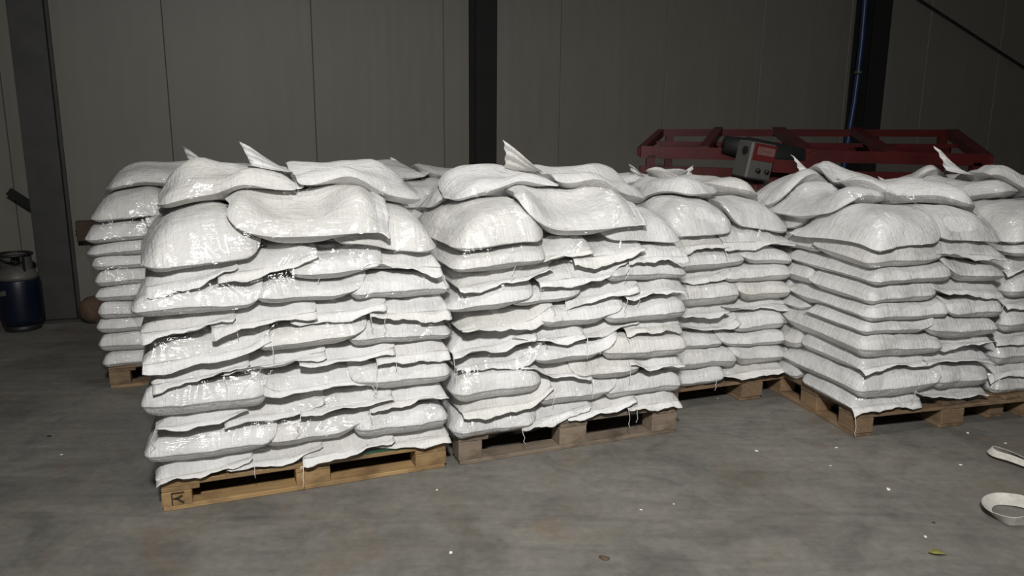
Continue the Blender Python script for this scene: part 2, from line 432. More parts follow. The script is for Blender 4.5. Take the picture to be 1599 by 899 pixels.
SACKS = []
CROWN = .035
def add_sack(S, cx, cy, ang, L, Wd, T=None, level=None, mouth_len=.17, rc=.06, hem=.06, hem_up=0.0, label='', fine=1, sag=.05, blur=3.2, thread=False, hem_tilt=0.0, R=(.065, .13), group=None, order_tilt=0.0, hem_w=1.0):
    """one filled sack laid on what is already there. local x points to its sewn mouth"""
    rg = S.rg
    ca, sa = math.cos(ang), math.sin(ang)
    # footprint on the grid
    DX, DY = S.GX - cx, S.GY - cy
    lx = DX * ca + DY * sa; ly = -DX * sa + DY * ca
    core = (np.abs(lx) < L / 2 - .03) & (np.abs(ly) < Wd / 2 - .03)
    ref = np.percentile(S.H[core], 75)
    sup = gauss(np.maximum(S.H, ref - sag), blur)
    ph = rg.uniform(0, 6.28, 12); fr = rg.uniform(.7, 1.3, 12)
    def lev(x, y, lx, ly):
        return level + .006 * np.sin(6 * fr[0] * lx + ph[0]) + .008 * np.sin(9 * fr[1] * ly + ph[1]) + tilt * (ly if abs(ca) > .5 else -ly * sa) - crown * (np.clip(np.abs(x - S.W / 2) / (S.W / 2), 0, 1.1) ** 4 + .8 * np.clip(np.abs(y - S.D / 2) / (S.D / 2), 0, 1.1) ** 4)
    tilt = rg.uniform(-.06, .06) + order_tilt; crown = CROWN * max(0.0, (level - .55) / .5) if level is not None else 0
    def surf(x, y, lx, ly):
        p, ins = profile(lx, ly, L, Wd, rc, .018, R, mouth_len)
        Zs = S.samp(sup, x, y)
        if level is not None:
            Tl = np.clip(lev(x, y, lx, ly) - Zs, .062, .165)
        else:
            Tl = np.full_like(Zs, T)
        wr = .0045 * np.sin(34 * fr[2] * lx + 6 * ly + ph[2]) * np.sin(21 * fr[3] * ly + ph[3]) + .004 * np.sin(15 * fr[4] * lx - 12 * ly + ph[4])
        near_m = np.exp(-np.clip(L / 2 - lx, 0, 1) / .10)
        fold = .010 * near_m * np.sin(52 * fr[5] * ly + ph[5] + 4 * np.sin(9 * lx))
        zt = Zs + Tl * (.42 + .58 * p) + (wr + fold) * np.clip(p * 1.5, 0, 1)
        zb = Zs + Tl * .42 * (1 - p)
        zb = np.maximum(zb, S.samp(S.H, x, y) + .0015)
        zt = np.maximum(zt, zb + .003)
        return zt, zb, p, ins
    zt_g, _, _, ins_g = surf(S.GX, S.GY, lx, ly)
    # mesh
    offu = [0, .003, .010, .021, .036, .058, .09]; offv = [0, .003, .010, .022, .04, .065]
    U = edge_coords(L / 2, offu, int(8 * fine * L / .6)); V = edge_coords(Wd / 2, offv, int(6 * fine))
    mx, my = np.meshgrid(U, V, indexing='ij')
    rcv = np.where(mx < 0, rc, .018)
    qx = np.abs(mx) - (L / 2 - rcv); qy = np.abs(my) - (Wd / 2 - rcv)
    corner = (qx > 0) & (qy > 0)
    q = np.hypot(qx, qy); k = np.where(corner, np.maximum(qx, qy) / np.maximum(q, 1e-9), 1)
    mx2 = np.where(corner, np.sign(mx) * (L / 2 - rcv + qx * k), mx); my2 = np.where(corner, np.sign(my) * (Wd / 2 - rcv + qy * k), my)
    # pinch the waist a little, crease the blunt end
    bl = np.exp(-(mx2 + L / 2) / .05)
    jx = .007 * np.sin(26 * fr[6] * my2 + ph[6]) * bl + .004 * np.sin(61 * fr[7] * my2 + ph[7]) * bl
    x = cx + mx2 * ca - my2 * sa; y = cy + mx2 * sa + my2 * ca
    zt, zb, p, _ = surf(x, y, mx2, my2)
    S.H = np.where(ins_g, np.maximum(S.H, zt_g), S.H)
    nu, nv = mx.shape
    edge = np.zeros_like(mx, bool); edge[0, :] = edge[-1, :] = True; edge[:, 0] = edge[:, -1] = True
    zm = .5 * (zt + zb)
    dist = np.minimum.reduce([np.abs(mx + L / 2), np.abs(L / 2 - mx), np.abs(my + Wd / 2), np.abs(Wd / 2 - my)])
    ztv = np.where(edge, zm, zt)
    zbv = zb
    base = float(zb.min())
    X = x + jx * ca; Y = y + jx * sa
    top = np.stack([X - cx, Y - cy, ztv - base], -1).reshape(-1, 3)
    idx_t = np.arange(nu * nv).reshape(nu, nv)
    idx_b = idx_t.copy(); inner = ~edge
    idx_b[inner] = nu * nv + np.arange(inner.sum())
    bot = np.stack([X - cx, Y - cy, zbv - base], -1)[inner]
    verts = np.concatenate([top, bot])
    ft = np.stack([idx_t[:-1, :-1], idx_t[1:, :-1], idx_t[1:, 1:], idx_t[:-1, 1:]], -1).reshape(-1, 4)
    fb = np.stack([idx_b[:-1, :-1], idx_b[:-1, 1:], idx_b[1:, 1:], idx_b[1:, :-1]], -1).reshape(-1, 4)
    faces = np.concatenate([ft, fb])
    me = bpy.data.meshes.new('woven_sack'); me.from_pydata(verts.tolist(), [], faces.tolist())
    me.polygons.foreach_set('use_smooth', [True] * len(faces))
    uvl = me.uv_layers.new(name='UV')
    lxy = np.concatenate([np.stack([mx2, my2], -1).reshape(-1, 2), np.stack([mx2 + 3, my2], -1)[inner]])
    li = np.empty(len(me.loops), int); me.loops.foreach_get('vertex_index', li)
    uvl.data.foreach_set('uv', (lxy[li] + rg.uniform(0, 5, 2)).ravel())
    me.materials.append(M['sack'])
    ob = bpy.data.objects.new('woven_sack', me); COL.objects.link(ob)
    ob.location = S.to_world(cx, cy, base); ob.rotation_euler = (0, 0, S.yaw)
    tag(ob, label, 'sack', group or ('sacks of the ' + S.ph))
    S.pts.append(np.stack([X, Y, ztv], -1).reshape(-1, 3)); S.pts.append(np.stack([X, Y, zbv], -1)[inner])
    # sewn mouth: flat hem that sticks out of the end, wavy and bent down (or standing up)
    if hem > 0:
        nh = 19; nr = 6
        vv = np.linspace(-1, 1, nh); ed_x = np.interp(vv * Wd / 2, my2[-1], X[-1]); ed_y = np.interp(vv * Wd / 2, my2[-1], Y[-1]); ed_z = np.interp(vv * Wd / 2, my2[-1], zm[-1])
        ed_x = np.mean(ed_x) + (ed_x - np.mean(ed_x)) * hem_w; ed_y = np.mean(ed_y) + (ed_y - np.mean(ed_y)) * hem_w
        hv = []
        a1, a2, a3 = rg.uniform(.006, .016), rg.uniform(.003, .008), rg.uniform(.0015, .004)
        elen = hem * (1 + .25 * np.sin(2.3 * vv + ph[8]) + .10 * np.sin(11 * vv + ph[9]))
        for layer in (0, 1):
            for r in np.linspace(0, 1, nr):
                wave = a1 * np.sin(2.6 * vv + ph[10]) + a2 * np.sin(7 * vv + ph[11]) + a3 * np.sin(19 * vv + ph[3])
                if hem_up > 0:
                    out = elen * (r - .35 * r * r); zz = ed_z + hem_up * r ** 1.6 * (1 + .5 * np.sin(2.8 * vv + ph[10])) + wave * r
                else:
                    out = elen * r * (1 - .12 * r); zz = ed_z - (.018 + .012 * math.sin(ph[2])) * r * r + wave * r + hem_tilt * vv * r
                wid = (.02 if hem_up == 0 else 0) * r * vv * Wd / 2 * hem_w
                if hem_w < 0.6:
                    mid = Vector((float(np.mean(ed_x)), float(np.mean(ed_y)), float(np.mean(ed_z))))
                    tw = (1.0 + .35 * math.sin(ph[6])) * min(1, r * 1.3) * (1 if ph[7] > 2 else -1)
                    fl_w = Wd / 2 * hem_w * (.55 + .65 * r)
                    o_ = hem * 1.1 * r; u_ = hem_up * r ** 1.3
                    crm = .010 * np.sin(9 * vv + ph[8]) * r + .012 * np.cos(2.5 * vv) * r
                    lat = vv * fl_w * math.cos(tw); ver = vv * fl_w * math.sin(tw) * .8 + fl_w * abs(math.sin(tw)) * .45
                    pxx = mid.x + (o_ - .012 * (1 - r) + .25 * fl_w * vv * math.sin(tw)) * ca - (lat + crm) * sa; pyy = mid.y + (o_ - .012 * (1 - r) + .25 * fl_w * vv * math.sin(tw)) * sa + (lat + crm) * ca; zz = mid.z + u_ + ver
                    hv.append(np.stack([pxx - cx + .0025 * layer * sa, pyy - cy - .0025 * layer * ca, zz - base], -1)); continue
                pxx = ed_x + out * ca - wid * sa - .008 * ca * (1 - r); pyy = ed_y + out * sa + wid * ca - .008 * sa * (1 - r)
                hv.append(np.stack([pxx - cx, pyy - cy, zz - base - .0025 * layer * (1 if hem_up == 0 else 1)], -1))
        hv = np.concatenate(hv); I = np.arange(2 * nr * nh).reshape(2, nr, nh); fs = []
        for i in range(nr - 1):
            for j in range(nh - 1):
                fs.append((I[0, i, j], I[0, i + 1, j], I[0, i + 1, j + 1], I[0, i, j + 1])); fs.append((I[1, i, j], I[1, i, j + 1], I[1, i + 1, j + 1], I[1, i + 1, j]))
            fs.append((I[0, i, 0], I[1, i, 0], I[1, i + 1, 0], I[0, i + 1, 0])); fs.append((I[0, i, -1], I[0, i + 1, -1], I[1, i + 1, -1], I[1, i, -1]))
        for j in range(nh - 1):
            fs.append((I[0, -1, j], I[1, -1, j], I[1, -1, j + 1], I[0, -1, j + 1]))
        hm = bpy.data.meshes.new('hem'); hm.from_pydata(hv.tolist(), [], [tuple(int(q) for q in f) for f in fs])
        hm.polygons.foreach_set('use_smooth', [True] * len(fs))
        hu = hm.uv_layers.new(name='UV'); li = np.empty(len(hm.loops), int); hm.loops.foreach_get('vertex_index', li); hu.data.foreach_set('uv', (hv[li][:, :2]).ravel())
        link('hem', hm, M['sack'], ob)
        st = [Vector(q) + Vector((0, 0, .0012)) for q in hv[nh + 1:2 * nh - 1]]
        MB().tube(st, .0011, 4).build('stitching', M['thread'], ob, smooth=True)
        if thread:
            e = hv[(nr - 1) * nh + (nh - 1 if rg.rand() > .5 else 0)]; ln = rg.uniform(.05, .11); wob = rg.uniform(-.02, .02)
            e = Vector(e); od = Vector((ca, sa, 0)) * .006
            pts = [e - od, e + od * .8, e + od * 1.6 + Vector((wob * .3, 0, -.02)), e + od * 1.8 + Vector((wob, 0, -ln * .5)), e + od * 1.5 + Vector((wob * .4, 0, -ln * .8)), e + od * 2 + Vector((wob * 1.4, 0, -ln))]
            MB().tube(pts, .0013, 5).build('thread', M['thread'], ob, smooth=True)
    SACKS.append(ob)
    return ob

ORD = ['bottom', 'second', 'third', 'fourth', 'fifth', 'sixth', 'seventh', 'eighth', 'ninth', 'tenth', 'eleventh']
def layer_name(k): return 'bottom layer' if k == 0 else ORD[k] + ' layer up'
PI = math.pi

def three_wide(S, pats, n=9, pitch=.104, fine=1.0):
    """pats: two layer patterns that alternate; each a list of (from, to, mouth outward) along the front in sixths of the width"""
    rg = S.rg
    for k in range(n):
        pat = pats[k % 2]; m = len(pat)
        shift = rg.uniform(-.025, .025)
        order = list(range(m))[::-1] if rg.rand() < .7 else list(range(m))
        names = {3: ('left', 'middle', 'right'), 4: ('first', 'second', 'third', 'fourth')}[m]
        for j in order:
            a, b, hf = pat[j]
            x0 = a * S.W / 6 + (shift if j else (rg.uniform(-.012, .006) if hf else rg.uniform(-.03, -.005))) + rg.uniform(-.012, .012); x1 = b * S.W / 6 + (shift if j < m - 1 else rg.uniform(.0, .02)) + rg.uniform(-.012, .012)
            wd = x1 - x0
            if rg.rand() < .08: hf = not hf
            L = .80 + rg.uniform(-.015, .015)
            yf = (.000 if hf else -.032) + rg.uniform(-.018, .014)
            ang = (-PI / 2 if hf else PI / 2) + rg.uniform(-.05, .05)
            add_sack(S, .5 * (x0 + x1), yf + L / 2, ang, L, wd, level=S.h + .002 + (k + 1) * pitch + rg.uniform(-.010, .008), hem=rg.uniform(.022, .045) if hf else rg.uniform(.025, .04),
                     hem_tilt=rg.uniform(-.015, .015), order_tilt=.07 if hf else .0, mouth_len=rg.uniform(.10, .17), R=(.06, .08) if j in (0, m - 1) else (.065, .12),
                     label='white sack, %s outward, %s, %s, %s' % ('stitched mouth' if hf else 'plump folded end', layer_name(k), names[j] + {3: ' of three', 4: ' from left'}[m], S.ph),
                     fine=fine, thread=hf and rg.rand() < .6)
HEM4 = [(-.05, 1.75, 1), (1.3, 3.3, 1), (2.75, 4.75, 1), (4.3, 6.02, 1)]
PLUMP3 = [(-.1, 2.35, 0), (1.95, 4.3, 0), (3.85, 6.05, 0)]
MIX4 = [(-.1, 1.95, 0), (1.4, 3.3, 1), (2.8, 4.75, 1), (4.35, 6.0, 1)]
MIX3 = [(-.05, 2.25, 1), (1.85, 4.2, 0), (3.7, 6.05, 0)]

def two_wide(S, n=9, pitch=.104, fine=1.0, first_hem=True):
    rg = S.rg
    for k in range(n):
        hem_front = (k % 2 == 0) == first_hem
        bx = S.W / 2 + (.05 if k % 2 else -.04) + rg.uniform(-.02, .02)
        for row in (1, 0):
            by = (.68 if k % 2 else .47) + rg.uniform(-.05, .05)
            cols = [0, 1] if rg.rand() < .5 else [1, 0]
            for j in cols:
                x0, x1 = ((-.025, bx + .03), (bx - .03, S.W + .02))[j]
                x0 += rg.uniform(-.01, .01); x1 += rg.uniform(-.01, .01)
                hf = hem_front if rg.rand() > .25 else not hem_front
                if row == 0: y0, y1 = (.01 if hf else -.03) + rg.uniform(-.01, .01), by + .01
                else: y0, y1 = by - .01, S.D + .01; hf = not hf
                L = y1 - y0
                add_sack(S, .5 * (x0 + x1), .5 * (y0 + y1), (-PI / 2 if hf else PI / 2) + rg.uniform(-.04, .04), L, x1 - x0, level=S.h + .002 + (k + 1) * pitch + rg.uniform(-.016, .012),
                         hem=rg.uniform(.025, .05) if (hf and row == 0) else .025, hem_tilt=rg.uniform(-.015, .015), mouth_len=.15, R=(.065, .085),
                         label='white sack, %s%s, %s %s, %s' % (('%s outward, ' % ('stitched mouth' if hf else 'plump end')) if row == 0 else '', layer_name(k), ('front', 'rear')[row], ('left', 'right')[j], S.ph),
                         fine=fine * (1 if row == 0 else .8), thread=hf and row == 0 and rg.rand() < .5)

def heap(S, rows):
    for r in rows:
        r = dict(r); lab = r.pop('lab'); r.setdefault('fine', 1.5)
        add_sack(S, label='%s, %s' % (lab, S.ph), **r)

T0 = dict(sag=.12, blur=5.0, R=(.13, .19))
T2 = dict(sag=.13, blur=5.5, R=(.12, .20))
T1 = dict(sag=.06, blur=5.0, R=(.10, .19))
SA = Stack('A'); three_wide(SA, (HEM4, PLUMP3), 9, .1035, 1.3)
heap(SA, [
    dict(cx=.985, cy=.40, ang=PI / 2 - .10, L=.80, Wd=.46, T=.150, hem=.05, rc=.09, lab='ribbed white sack drooping over right end, tenth layer up', **T0),
    dict(cx=.205, cy=.385, ang=PI / 2 + .06, L=.82, Wd=.45, T=.165, hem=.05, rc=.10, lab='big plump white sack on left front corner, tenth layer up', **T0),
    dict(cx=.61, cy=.52, ang=PI / 2, L=.58, Wd=.42, T=.135, hem=.03, rc=.09, lab='white sack in middle of tenth layer, behind the lengthwise one', **T1),
    dict(cx=.63, cy=.17, ang=-.09, L=.60, Wd=.38, T=.125, hem=.05, rc=.09, mouth_len=.2, lab='white sack with glaring film, lengthwise across front of tenth layer', **T2),
    dict(cx=.36, cy=.64, ang=.05, L=.62, Wd=.38, T=.11, hem=0.10, hem_up=0.023, hem_w=.30, rc=.09, lab='white sack at rear left of the top', **T0),
    dict(cx=.90, cy=.66, ang=PI - .05, L=.56, Wd=.38, T=.105, hem=.06, hem_up=.0, hem_w=.8, rc=.09, lab='white sack at rear right of the top', **T0),
    dict(cx=.345, cy=.42, ang=-.06, L=.56, Wd=.40, T=.115, hem=.06, hem_up=.02, hem_w=.8, rc=.10, mouth_len=.22, lab='white sack lying lengthwise on top, mouth pointing right', **T0),
    dict(cx=.90, cy=.44, ang=PI + .04, L=.58, Wd=.42, T=.120, hem=.17, hem_up=.055, hem_w=.40, rc=.11, mouth_len=.24, lab='white sack on top with open mouth standing up', **T0),
])
SB = Stack('B'); three_wide(SB, (MIX4, MIX3), 9, .0985, 1.3)
heap(SB, [
    dict(cx=.98, cy=.40, ang=PI / 2 - .08, L=.80, Wd=.44, T=.135, hem=.05, rc=.09, lab='white sack under a film edge, right of tenth layer', **T0),
    dict(cx=.19, cy=.375, ang=PI / 2 + .05, L=.82, Wd=.45, T=.165, hem=.05, rc=.10, lab='big plump white sack on left front corner, tenth layer', **T0),
    dict(cx=.60, cy=.52, ang=PI / 2, L=.58, Wd=.42, T=.13, hem=.03, rc=.09, lab='white sack in middle of tenth layer, behind the lengthwise one', **T1),
    dict(cx=.62, cy=.18, ang=-.05, L=.58, Wd=.38, T=.120, hem=.05, rc=.09, mouth_len=.2, lab='white sack lying lengthwise across front of tenth layer', **T2),
    dict(cx=.30, cy=.65, ang=0.03, L=.60, Wd=.36, T=.105, hem=.05, hem_up=.03, hem_w=.8, rc=.09, lab='white sack at rear left of the top', **T0),
    dict(cx=.88, cy=.66, ang=PI, L=.58, Wd=.36, T=.105, hem=.05, hem_up=.02, hem_w=.8, rc=.09, lab='white sack at rear right of the top', **T0),
    dict(cx=.33, cy=.44, ang=.03, L=.54, Wd=.38, T=.10, hem=.05, hem_up=.02, hem_w=.8, rc=.10, mouth_len=.2, lab='flat white sack at front left of the top', **T0),
    dict(cx=.86, cy=.47, ang=PI + .05, L=.58, Wd=.40, T=.125, hem=.17, hem_up=.055, hem_w=.40, rc=.11, mouth_len=.22, lab='white sack on top with a curled leaf-like mouth', **T0),
])
SC = Stack('C'); two_wide(SC, 9, .0985, 1.0)
heap(SC, [
    dict(cx=.19, cy=.30, ang=PI / 2, L=.64, Wd=.45, T=.15, hem=.04, rc=.10, lab='plump white sack on left front corner, tenth layer', **T0),
    dict(cx=.62, cy=.33, ang=PI / 2 - .08, L=.64, Wd=.43, T=.145, hem=.04, rc=.10, lab='plump white sack on right front corner, tenth layer', **T0),
    dict(cx=.22, cy=.90, ang=PI / 2, L=.62, Wd=.42, T=.13, hem=.04, rc=.10, lab='white sack at rear left of tenth layer', **T0),
    dict(cx=.62, cy=.90, ang=-PI / 2, L=.62, Wd=.42, T=.13, hem=.04, rc=.10, lab='white sack at rear right of tenth layer', **T0),
    dict(cx=.22, cy=.42, ang=2.0, L=.56, Wd=.36, T=.115, hem=0.12, hem_up=0.032, hem_w=.30, rc=.10, lab='white sack on top left with two raised flaps', **T0),
    dict(cx=.55, cy=.52, ang=2.35, L=.64, Wd=.40, T=.125, hem=0.12, hem_up=0.027, hem_w=.30, rc=.10, lab='white sack lying slantwise over top right', **T0),
    dict(cx=.30, cy=.95, ang=-.2, L=.60, Wd=.40, T=.12, hem=0.10, hem_up=0.023, hem_w=.30, rc=.10, lab='white sack at the back of the top', **T0),
])
SD = Stack('D'); two_wide(SD, 9, .0985, 1.2)
heap(SD, [
    dict(cx=.58, cy=.32, ang=PI / 2, L=.64, Wd=.46, T=.135, hem=.04, rc=.10, lab='plump white sack on right front of tenth layer', **T0),
    dict(cx=.165, cy=.28, ang=PI / 2 + .06, L=.62, Wd=.42, T=.135, hem=.04, rc=.05, lab='shiny plump white sack on nearest corner of tenth layer', **T0),
    dict(cx=.20, cy=.92, ang=PI / 2, L=.62, Wd=.44, T=.14, hem=.04, rc=.10, lab='white sack at rear left of tenth layer', **T0),
    dict(cx=.62, cy=.92, ang=-PI / 2, L=.62, Wd=.42, T=.14, hem=.04, rc=.10, lab='white sack at rear right of tenth layer', **T0),
    dict(cx=.15, cy=.60, ang=PI / 2 + .15, L=.56, Wd=.38, T=.11, hem=.04, rc=.10, lab='white sack on left of the top, above the bare side', **T0),
    dict(cx=.20, cy=1.0, ang=.25, L=.60, Wd=.40, T=.13, hem=.06, hem_up=.02, hem_w=.8, rc=.10, lab='white sack heaped at rear left of the top', **T0),
    dict(cx=.55, cy=.44, ang=2.3, L=.66, Wd=.40, T=.135, hem=.06, hem_up=.03, hem_w=.8, rc=.10, lab='white sack lying slantwise across the top', **T0),
    dict(cx=.62, cy=.93, ang=2.9, L=.60, Wd=.40, T=.12, hem=0.09, hem_up=0.023, hem_w=.30, rc=.10, lab='white sack at rear right of the top', **T0),
])
SE = Stack('E'); two_wide(SE, 9, .0985, .8, False)
heap(SE, [
    dict(cx=.20, cy=.30, ang=PI / 2, L=.66, Wd=.46, T=.15, hem=.04, rc=.08, lab='yellowish white sack on left front corner, tenth layer', **T0),
    dict(cx=.62, cy=.32, ang=PI / 2, L=.64, Wd=.43, T=.15, hem=.04, rc=.10, lab='white sack on right front corner, tenth layer', **T0),
    dict(cx=.20, cy=.92, ang=PI / 2, L=.62, Wd=.42, T=.14, hem=.04, rc=.10, lab='white sack at rear left of tenth layer', **T0),
    dict(cx=.62, cy=.92, ang=-PI / 2, L=.62, Wd=.42, T=.14, hem=.04, rc=.10, lab='white sack at rear right of tenth layer', **T0),
    dict(cx=.22, cy=.60, ang=PI / 2 + .5, L=.58, Wd=.38, T=.12, hem=0.15, hem_up=0.045, hem_w=.30, rc=.10, lab='white sack on top with a tall square flap', **T0),
    dict(cx=.56, cy=.50, ang=PI - .3, L=.60, Wd=.40, T=.125, hem=.17, hem_up=.055, hem_w=.40, rc=.10, lab='white sack on top with a pointed raised flap', **T0),
    dict(cx=.40, cy=1.0, ang=.1, L=.62, Wd=.40, T=.12, hem=.05, hem_up=.02, hem_w=.8, rc=.10, lab='white sack at the back of the top', **T0),
])
SF = Stack('F'); three_wide(SF, (MIX4, PLUMP3), 9, .0985, .8)
heap(SF, [
    dict(cx=.98, cy=.40, ang=PI / 2, L=.80, Wd=.44, T=.14, hem=.05, rc=.09, lab='white sack on right of tenth layer', **T0),
    dict(cx=.20, cy=.39, ang=PI / 2, L=.82, Wd=.44, T=.15, hem=.05, rc=.10, lab='white sack on left of tenth layer', **T0),
    dict(cx=.60, cy=.39, ang=PI / 2, L=.80, Wd=.44, T=.14, hem=.05, rc=.08, lab='white sack in middle of tenth layer', **T0),
    dict(cx=.38, cy=.64, ang=0, L=.62, Wd=.38, T=.115, hem=0.10, hem_up=0.036, hem_w=.30, rc=.09, lab='white sack at rear left of the top', **T0),
    dict(cx=.36, cy=.34, ang=.03, L=.62, Wd=.38, T=.105, hem=.06, hem_up=.02, hem_w=.8, rc=.09, lab='white sack at front left of the top', **T0),
    dict(cx=.93, cy=.46, ang=PI, L=.54, Wd=.42, T=.115, hem=0.14, hem_up=0.045, hem_w=.30, rc=.09, lab='white sack at right of the top with raised flap', **T0),
])
SG = Stack('G'); three_wide(SG, (PLUMP3, PLUMP3), 9, .0985, .6)
heap(SG, [
    dict(cx=.98, cy=.40, ang=PI / 2, L=.80, Wd=.44, T=.14, hem=.05, rc=.09, lab='white sack on right of tenth layer', **T0),
    dict(cx=.20, cy=.39, ang=PI / 2, L=.82, Wd=.44, T=.14, hem=.05, rc=.10, lab='white sack on left of tenth layer', **T0),
    dict(cx=.60, cy=.39, ang=PI / 2, L=.80, Wd=.44, T=.14, hem=.05, rc=.08, lab='white sack in middle of tenth layer', **T0),
    dict(cx=.36, cy=.62, ang=0, L=.60, Wd=.38, T=.11, hem=0.10, hem_up=0.023, hem_w=.30, rc=.09, lab='white sack at rear left of the top', **T0),
    dict(cx=.40, cy=.34, ang=.05, L=.62, Wd=.36, T=.10, hem=.05, hem_up=.01, hem_w=.8, rc=.09, lab='white sack at front left of the top', **T0),
    dict(cx=.96, cy=.48, ang=PI - .1, L=.56, Wd=.42, T=.105, hem=0.12, hem_up=0.023, hem_w=.30, rc=.09, lab='white sack at right of the top with crumpled flap', **T0),
])

# ------------------------------------------------------------------ stretch film round each stack
def film(S, ztop, label):
    P = np.concatenate(S.pts); NT_, dz = 160, .02
    cx, cy, hx, hy = S.W / 2, S.D / 2, S.W / 2, S.D / 2
    x = (P[:, 0] - cx) / hx; y = (P[:, 1] - cy) / hy; z = P[:, 2]
    p = 9.0
    k = (np.abs(x) ** p + np.abs(y) ** p) ** (1 / p); th = np.arctan2(y, x)
    z0 = S.h - .03; nz = int((ztop - z0) / dz) + 1
    K = np.zeros((nz, NT_))
    zi = np.floor((z - z0) / dz).astype(int); ti = ((th + PI) / (2 * PI) * NT_).astype(int) % NT_
    ok = (zi >= 0) & (zi < nz)
    np.maximum.at(K, (zi[ok], ti[ok]), k[ok])
    K[:2] = np.maximum(K[:2], 1.0)
    for _ in range(1):   # bridge hollows
        Kp = np.pad(K, ((1, 1), (0, 0)), mode='edge')
        Kn = np.maximum(np.maximum(Kp[:-2], Kp[2:]), K); Kn = np.maximum(Kn, np.maximum(np.roll(K, 1, 1), np.roll(K, -1, 1))); K = Kn
    def bl(K):
        Kp = np.pad(K, ((1, 1), (0, 0)), mode='edge'); K = .25 * Kp[:-2] + .5 * K + .25 * Kp[2:]
        return .25 * np.roll(K, 1, 1) + .5 * K + .25 * np.roll(K, -1, 1)
    Km = K.copy()
    for _ in range(2): K = bl(K)
    K = np.maximum(K, Km - .012) + .008
    for _ in range(1): K = bl(K)
    T = -PI + (np.arange(NT_) + .5) / NT_ * 2 * PI
    c, s = np.cos(T), np.sin(T); rn = (np.abs(c) ** p + np.abs(s) ** p) ** (-1 / p)
    X = cx + hx * K * (rn * c)[None]; Y = cy + hy * K * (rn * s)[None]
    Z = np.repeat((z0 + (np.arange(nz) + .5) * dz)[:, None], NT_, 1)
    Z[-1] += .012 * np.sin(T * 9) + .008 * np.sin(T * 23)
    V = np.stack([X, Y, Z], -1).reshape(-1, 3)
    I = np.arange(nz * NT_).reshape(nz, NT_); J = np.roll(I, -1, 1)
    Fq = np.stack([I[:-1], J[:-1], J[1:], I[1:]], -1).reshape(-1, 4)
    me = bpy.data.meshes.new('stretch_film'); me.from_pydata(V.tolist(), [], Fq.tolist()); me.polygons.foreach_set('use_smooth', [True] * len(Fq))
    me.materials.append(M['film'])
    o = bpy.data.objects.new('stretch_film', me); COL.objects.link(o); o.location = S.to_world(0, 0, 0); o.rotation_euler = (0, 0, S.yaw)
    tag(o, label, 'stretch film', 'stretch film around the stacks')
film(SA, 1.30, 'clear shiny stretch film wrapped around the nearest front-left stack')
film(SB, 1.24, 'clear stretch film wrapped around the front middle stack')
film(SC, 1.22, 'clear stretch film wrapped around the stack just behind front middle')
film(SD, 1.22, 'clear stretch film wrapped around the corner-on right stack')
film(SE, 1.22, 'clear stretch film wrapped around the stack at right edge')
film(SF, 1.22, 'clear stretch film wrapped around the back left stack')
film(SG, 1.22, 'clear stretch film wrapped around the back middle stack')

# ------------------------------------------------------------------ gas cylinder by the left column
gp = on_z(37, 513)
gc = empty('gas_cylinder', (gp.x, gp.y, 0)); tag(gc, 'dark blue gas cylinder with pale shoulder and black collar by grey column', 'gas cylinder')
MB().lathe([(.118, 0), (.122, .004), (.122, .035), (.112, .045)], 40).build('foot_ring', M['black'], gc, smooth=True)
MB().lathe([(.10, .04), (.135, .06), (.147, .10), (.147, .385), (.143, .395)], 48).build('body', M['blue'], gc, smooth=True)
MB().lathe([(.1425, .396), (.138, .42), (.118, .455), (.085, .48), (.04, .492), (.0, .495)][:5], 48).build('shoulder', M['pale'], gc, smooth=True)
lb = MB(); na = 9
for i in range(na):
    t = math.radians(205 + i * 8)
    for z, r in ((.285 + .006 * math.sin(i), .1472), (.285 + .006 * math.sin(i), .1486), (.322 + .005 * math.cos(i * 1.7), .1486), (.322 + .005 * math.cos(i * 1.7), .1472)): lb.v.append((r * math.cos(t), r * math.sin(t), z))
for i in range(na - 1):
    for k in range(4): lb.f.append((i * 4 + k, i * 4 + (k + 1) % 4, i * 4 + 4 + (k + 1) % 4, i * 4 + 4 + k))
lb.f += [(0, 1, 2, 3), tuple((na - 1) * 4 + k for k in (3, 2, 1, 0))]
lb.build('worn_sticker', M['pale'], gc)
cb = MB()
for a0 in range(-25, 206, 15):
    a, b = math.radians(a0), math.radians(a0 + 15)
    for r in (.108,):
        cb.add([(r * math.cos(q), r * math.sin(q), z) for q in (a, b) for z in (.462, .575)] + [((r - .004) * math.cos(q), (r - .004) * math.sin(q), z) for q in (a, b) for z in (.462, .575)],
               [(0, 2, 3, 1), (4, 5, 7, 6), (1, 3, 7, 5), (0, 4, 6, 2), (0, 1, 5, 4), (2, 6, 7, 3)])
cb.build('collar', M['pale'], gc, smooth=False)
MB().tube([(.112 * math.cos(t * PI / 16), .112 * math.sin(t * PI / 16), .578) for t in range(33)], .011, 8).build('carry_ring', M['black'], gc, smooth=True)
vb = MB().tube([(0, 0, .488), (0, 0, .55)], .018, 12).tube([(0, -.04, .53), (0, .03, .53)], .012, 10)
vb.build('valve', M['black'], gc, smooth=True)
MB().lathe([(.028, .55), (.032, .555), (.032, .568), (.026, .572)], 12).build('valve_wheel', M['black'], gc)
for a in (-2.6, -.5, 1.2):
    MB().box(-.008, .008, -.006, .006, .455, .578).build('collar_post', M['black'], gc, (.108 * math.cos(a), .108 * math.sin(a), 0), (0, 0, a))

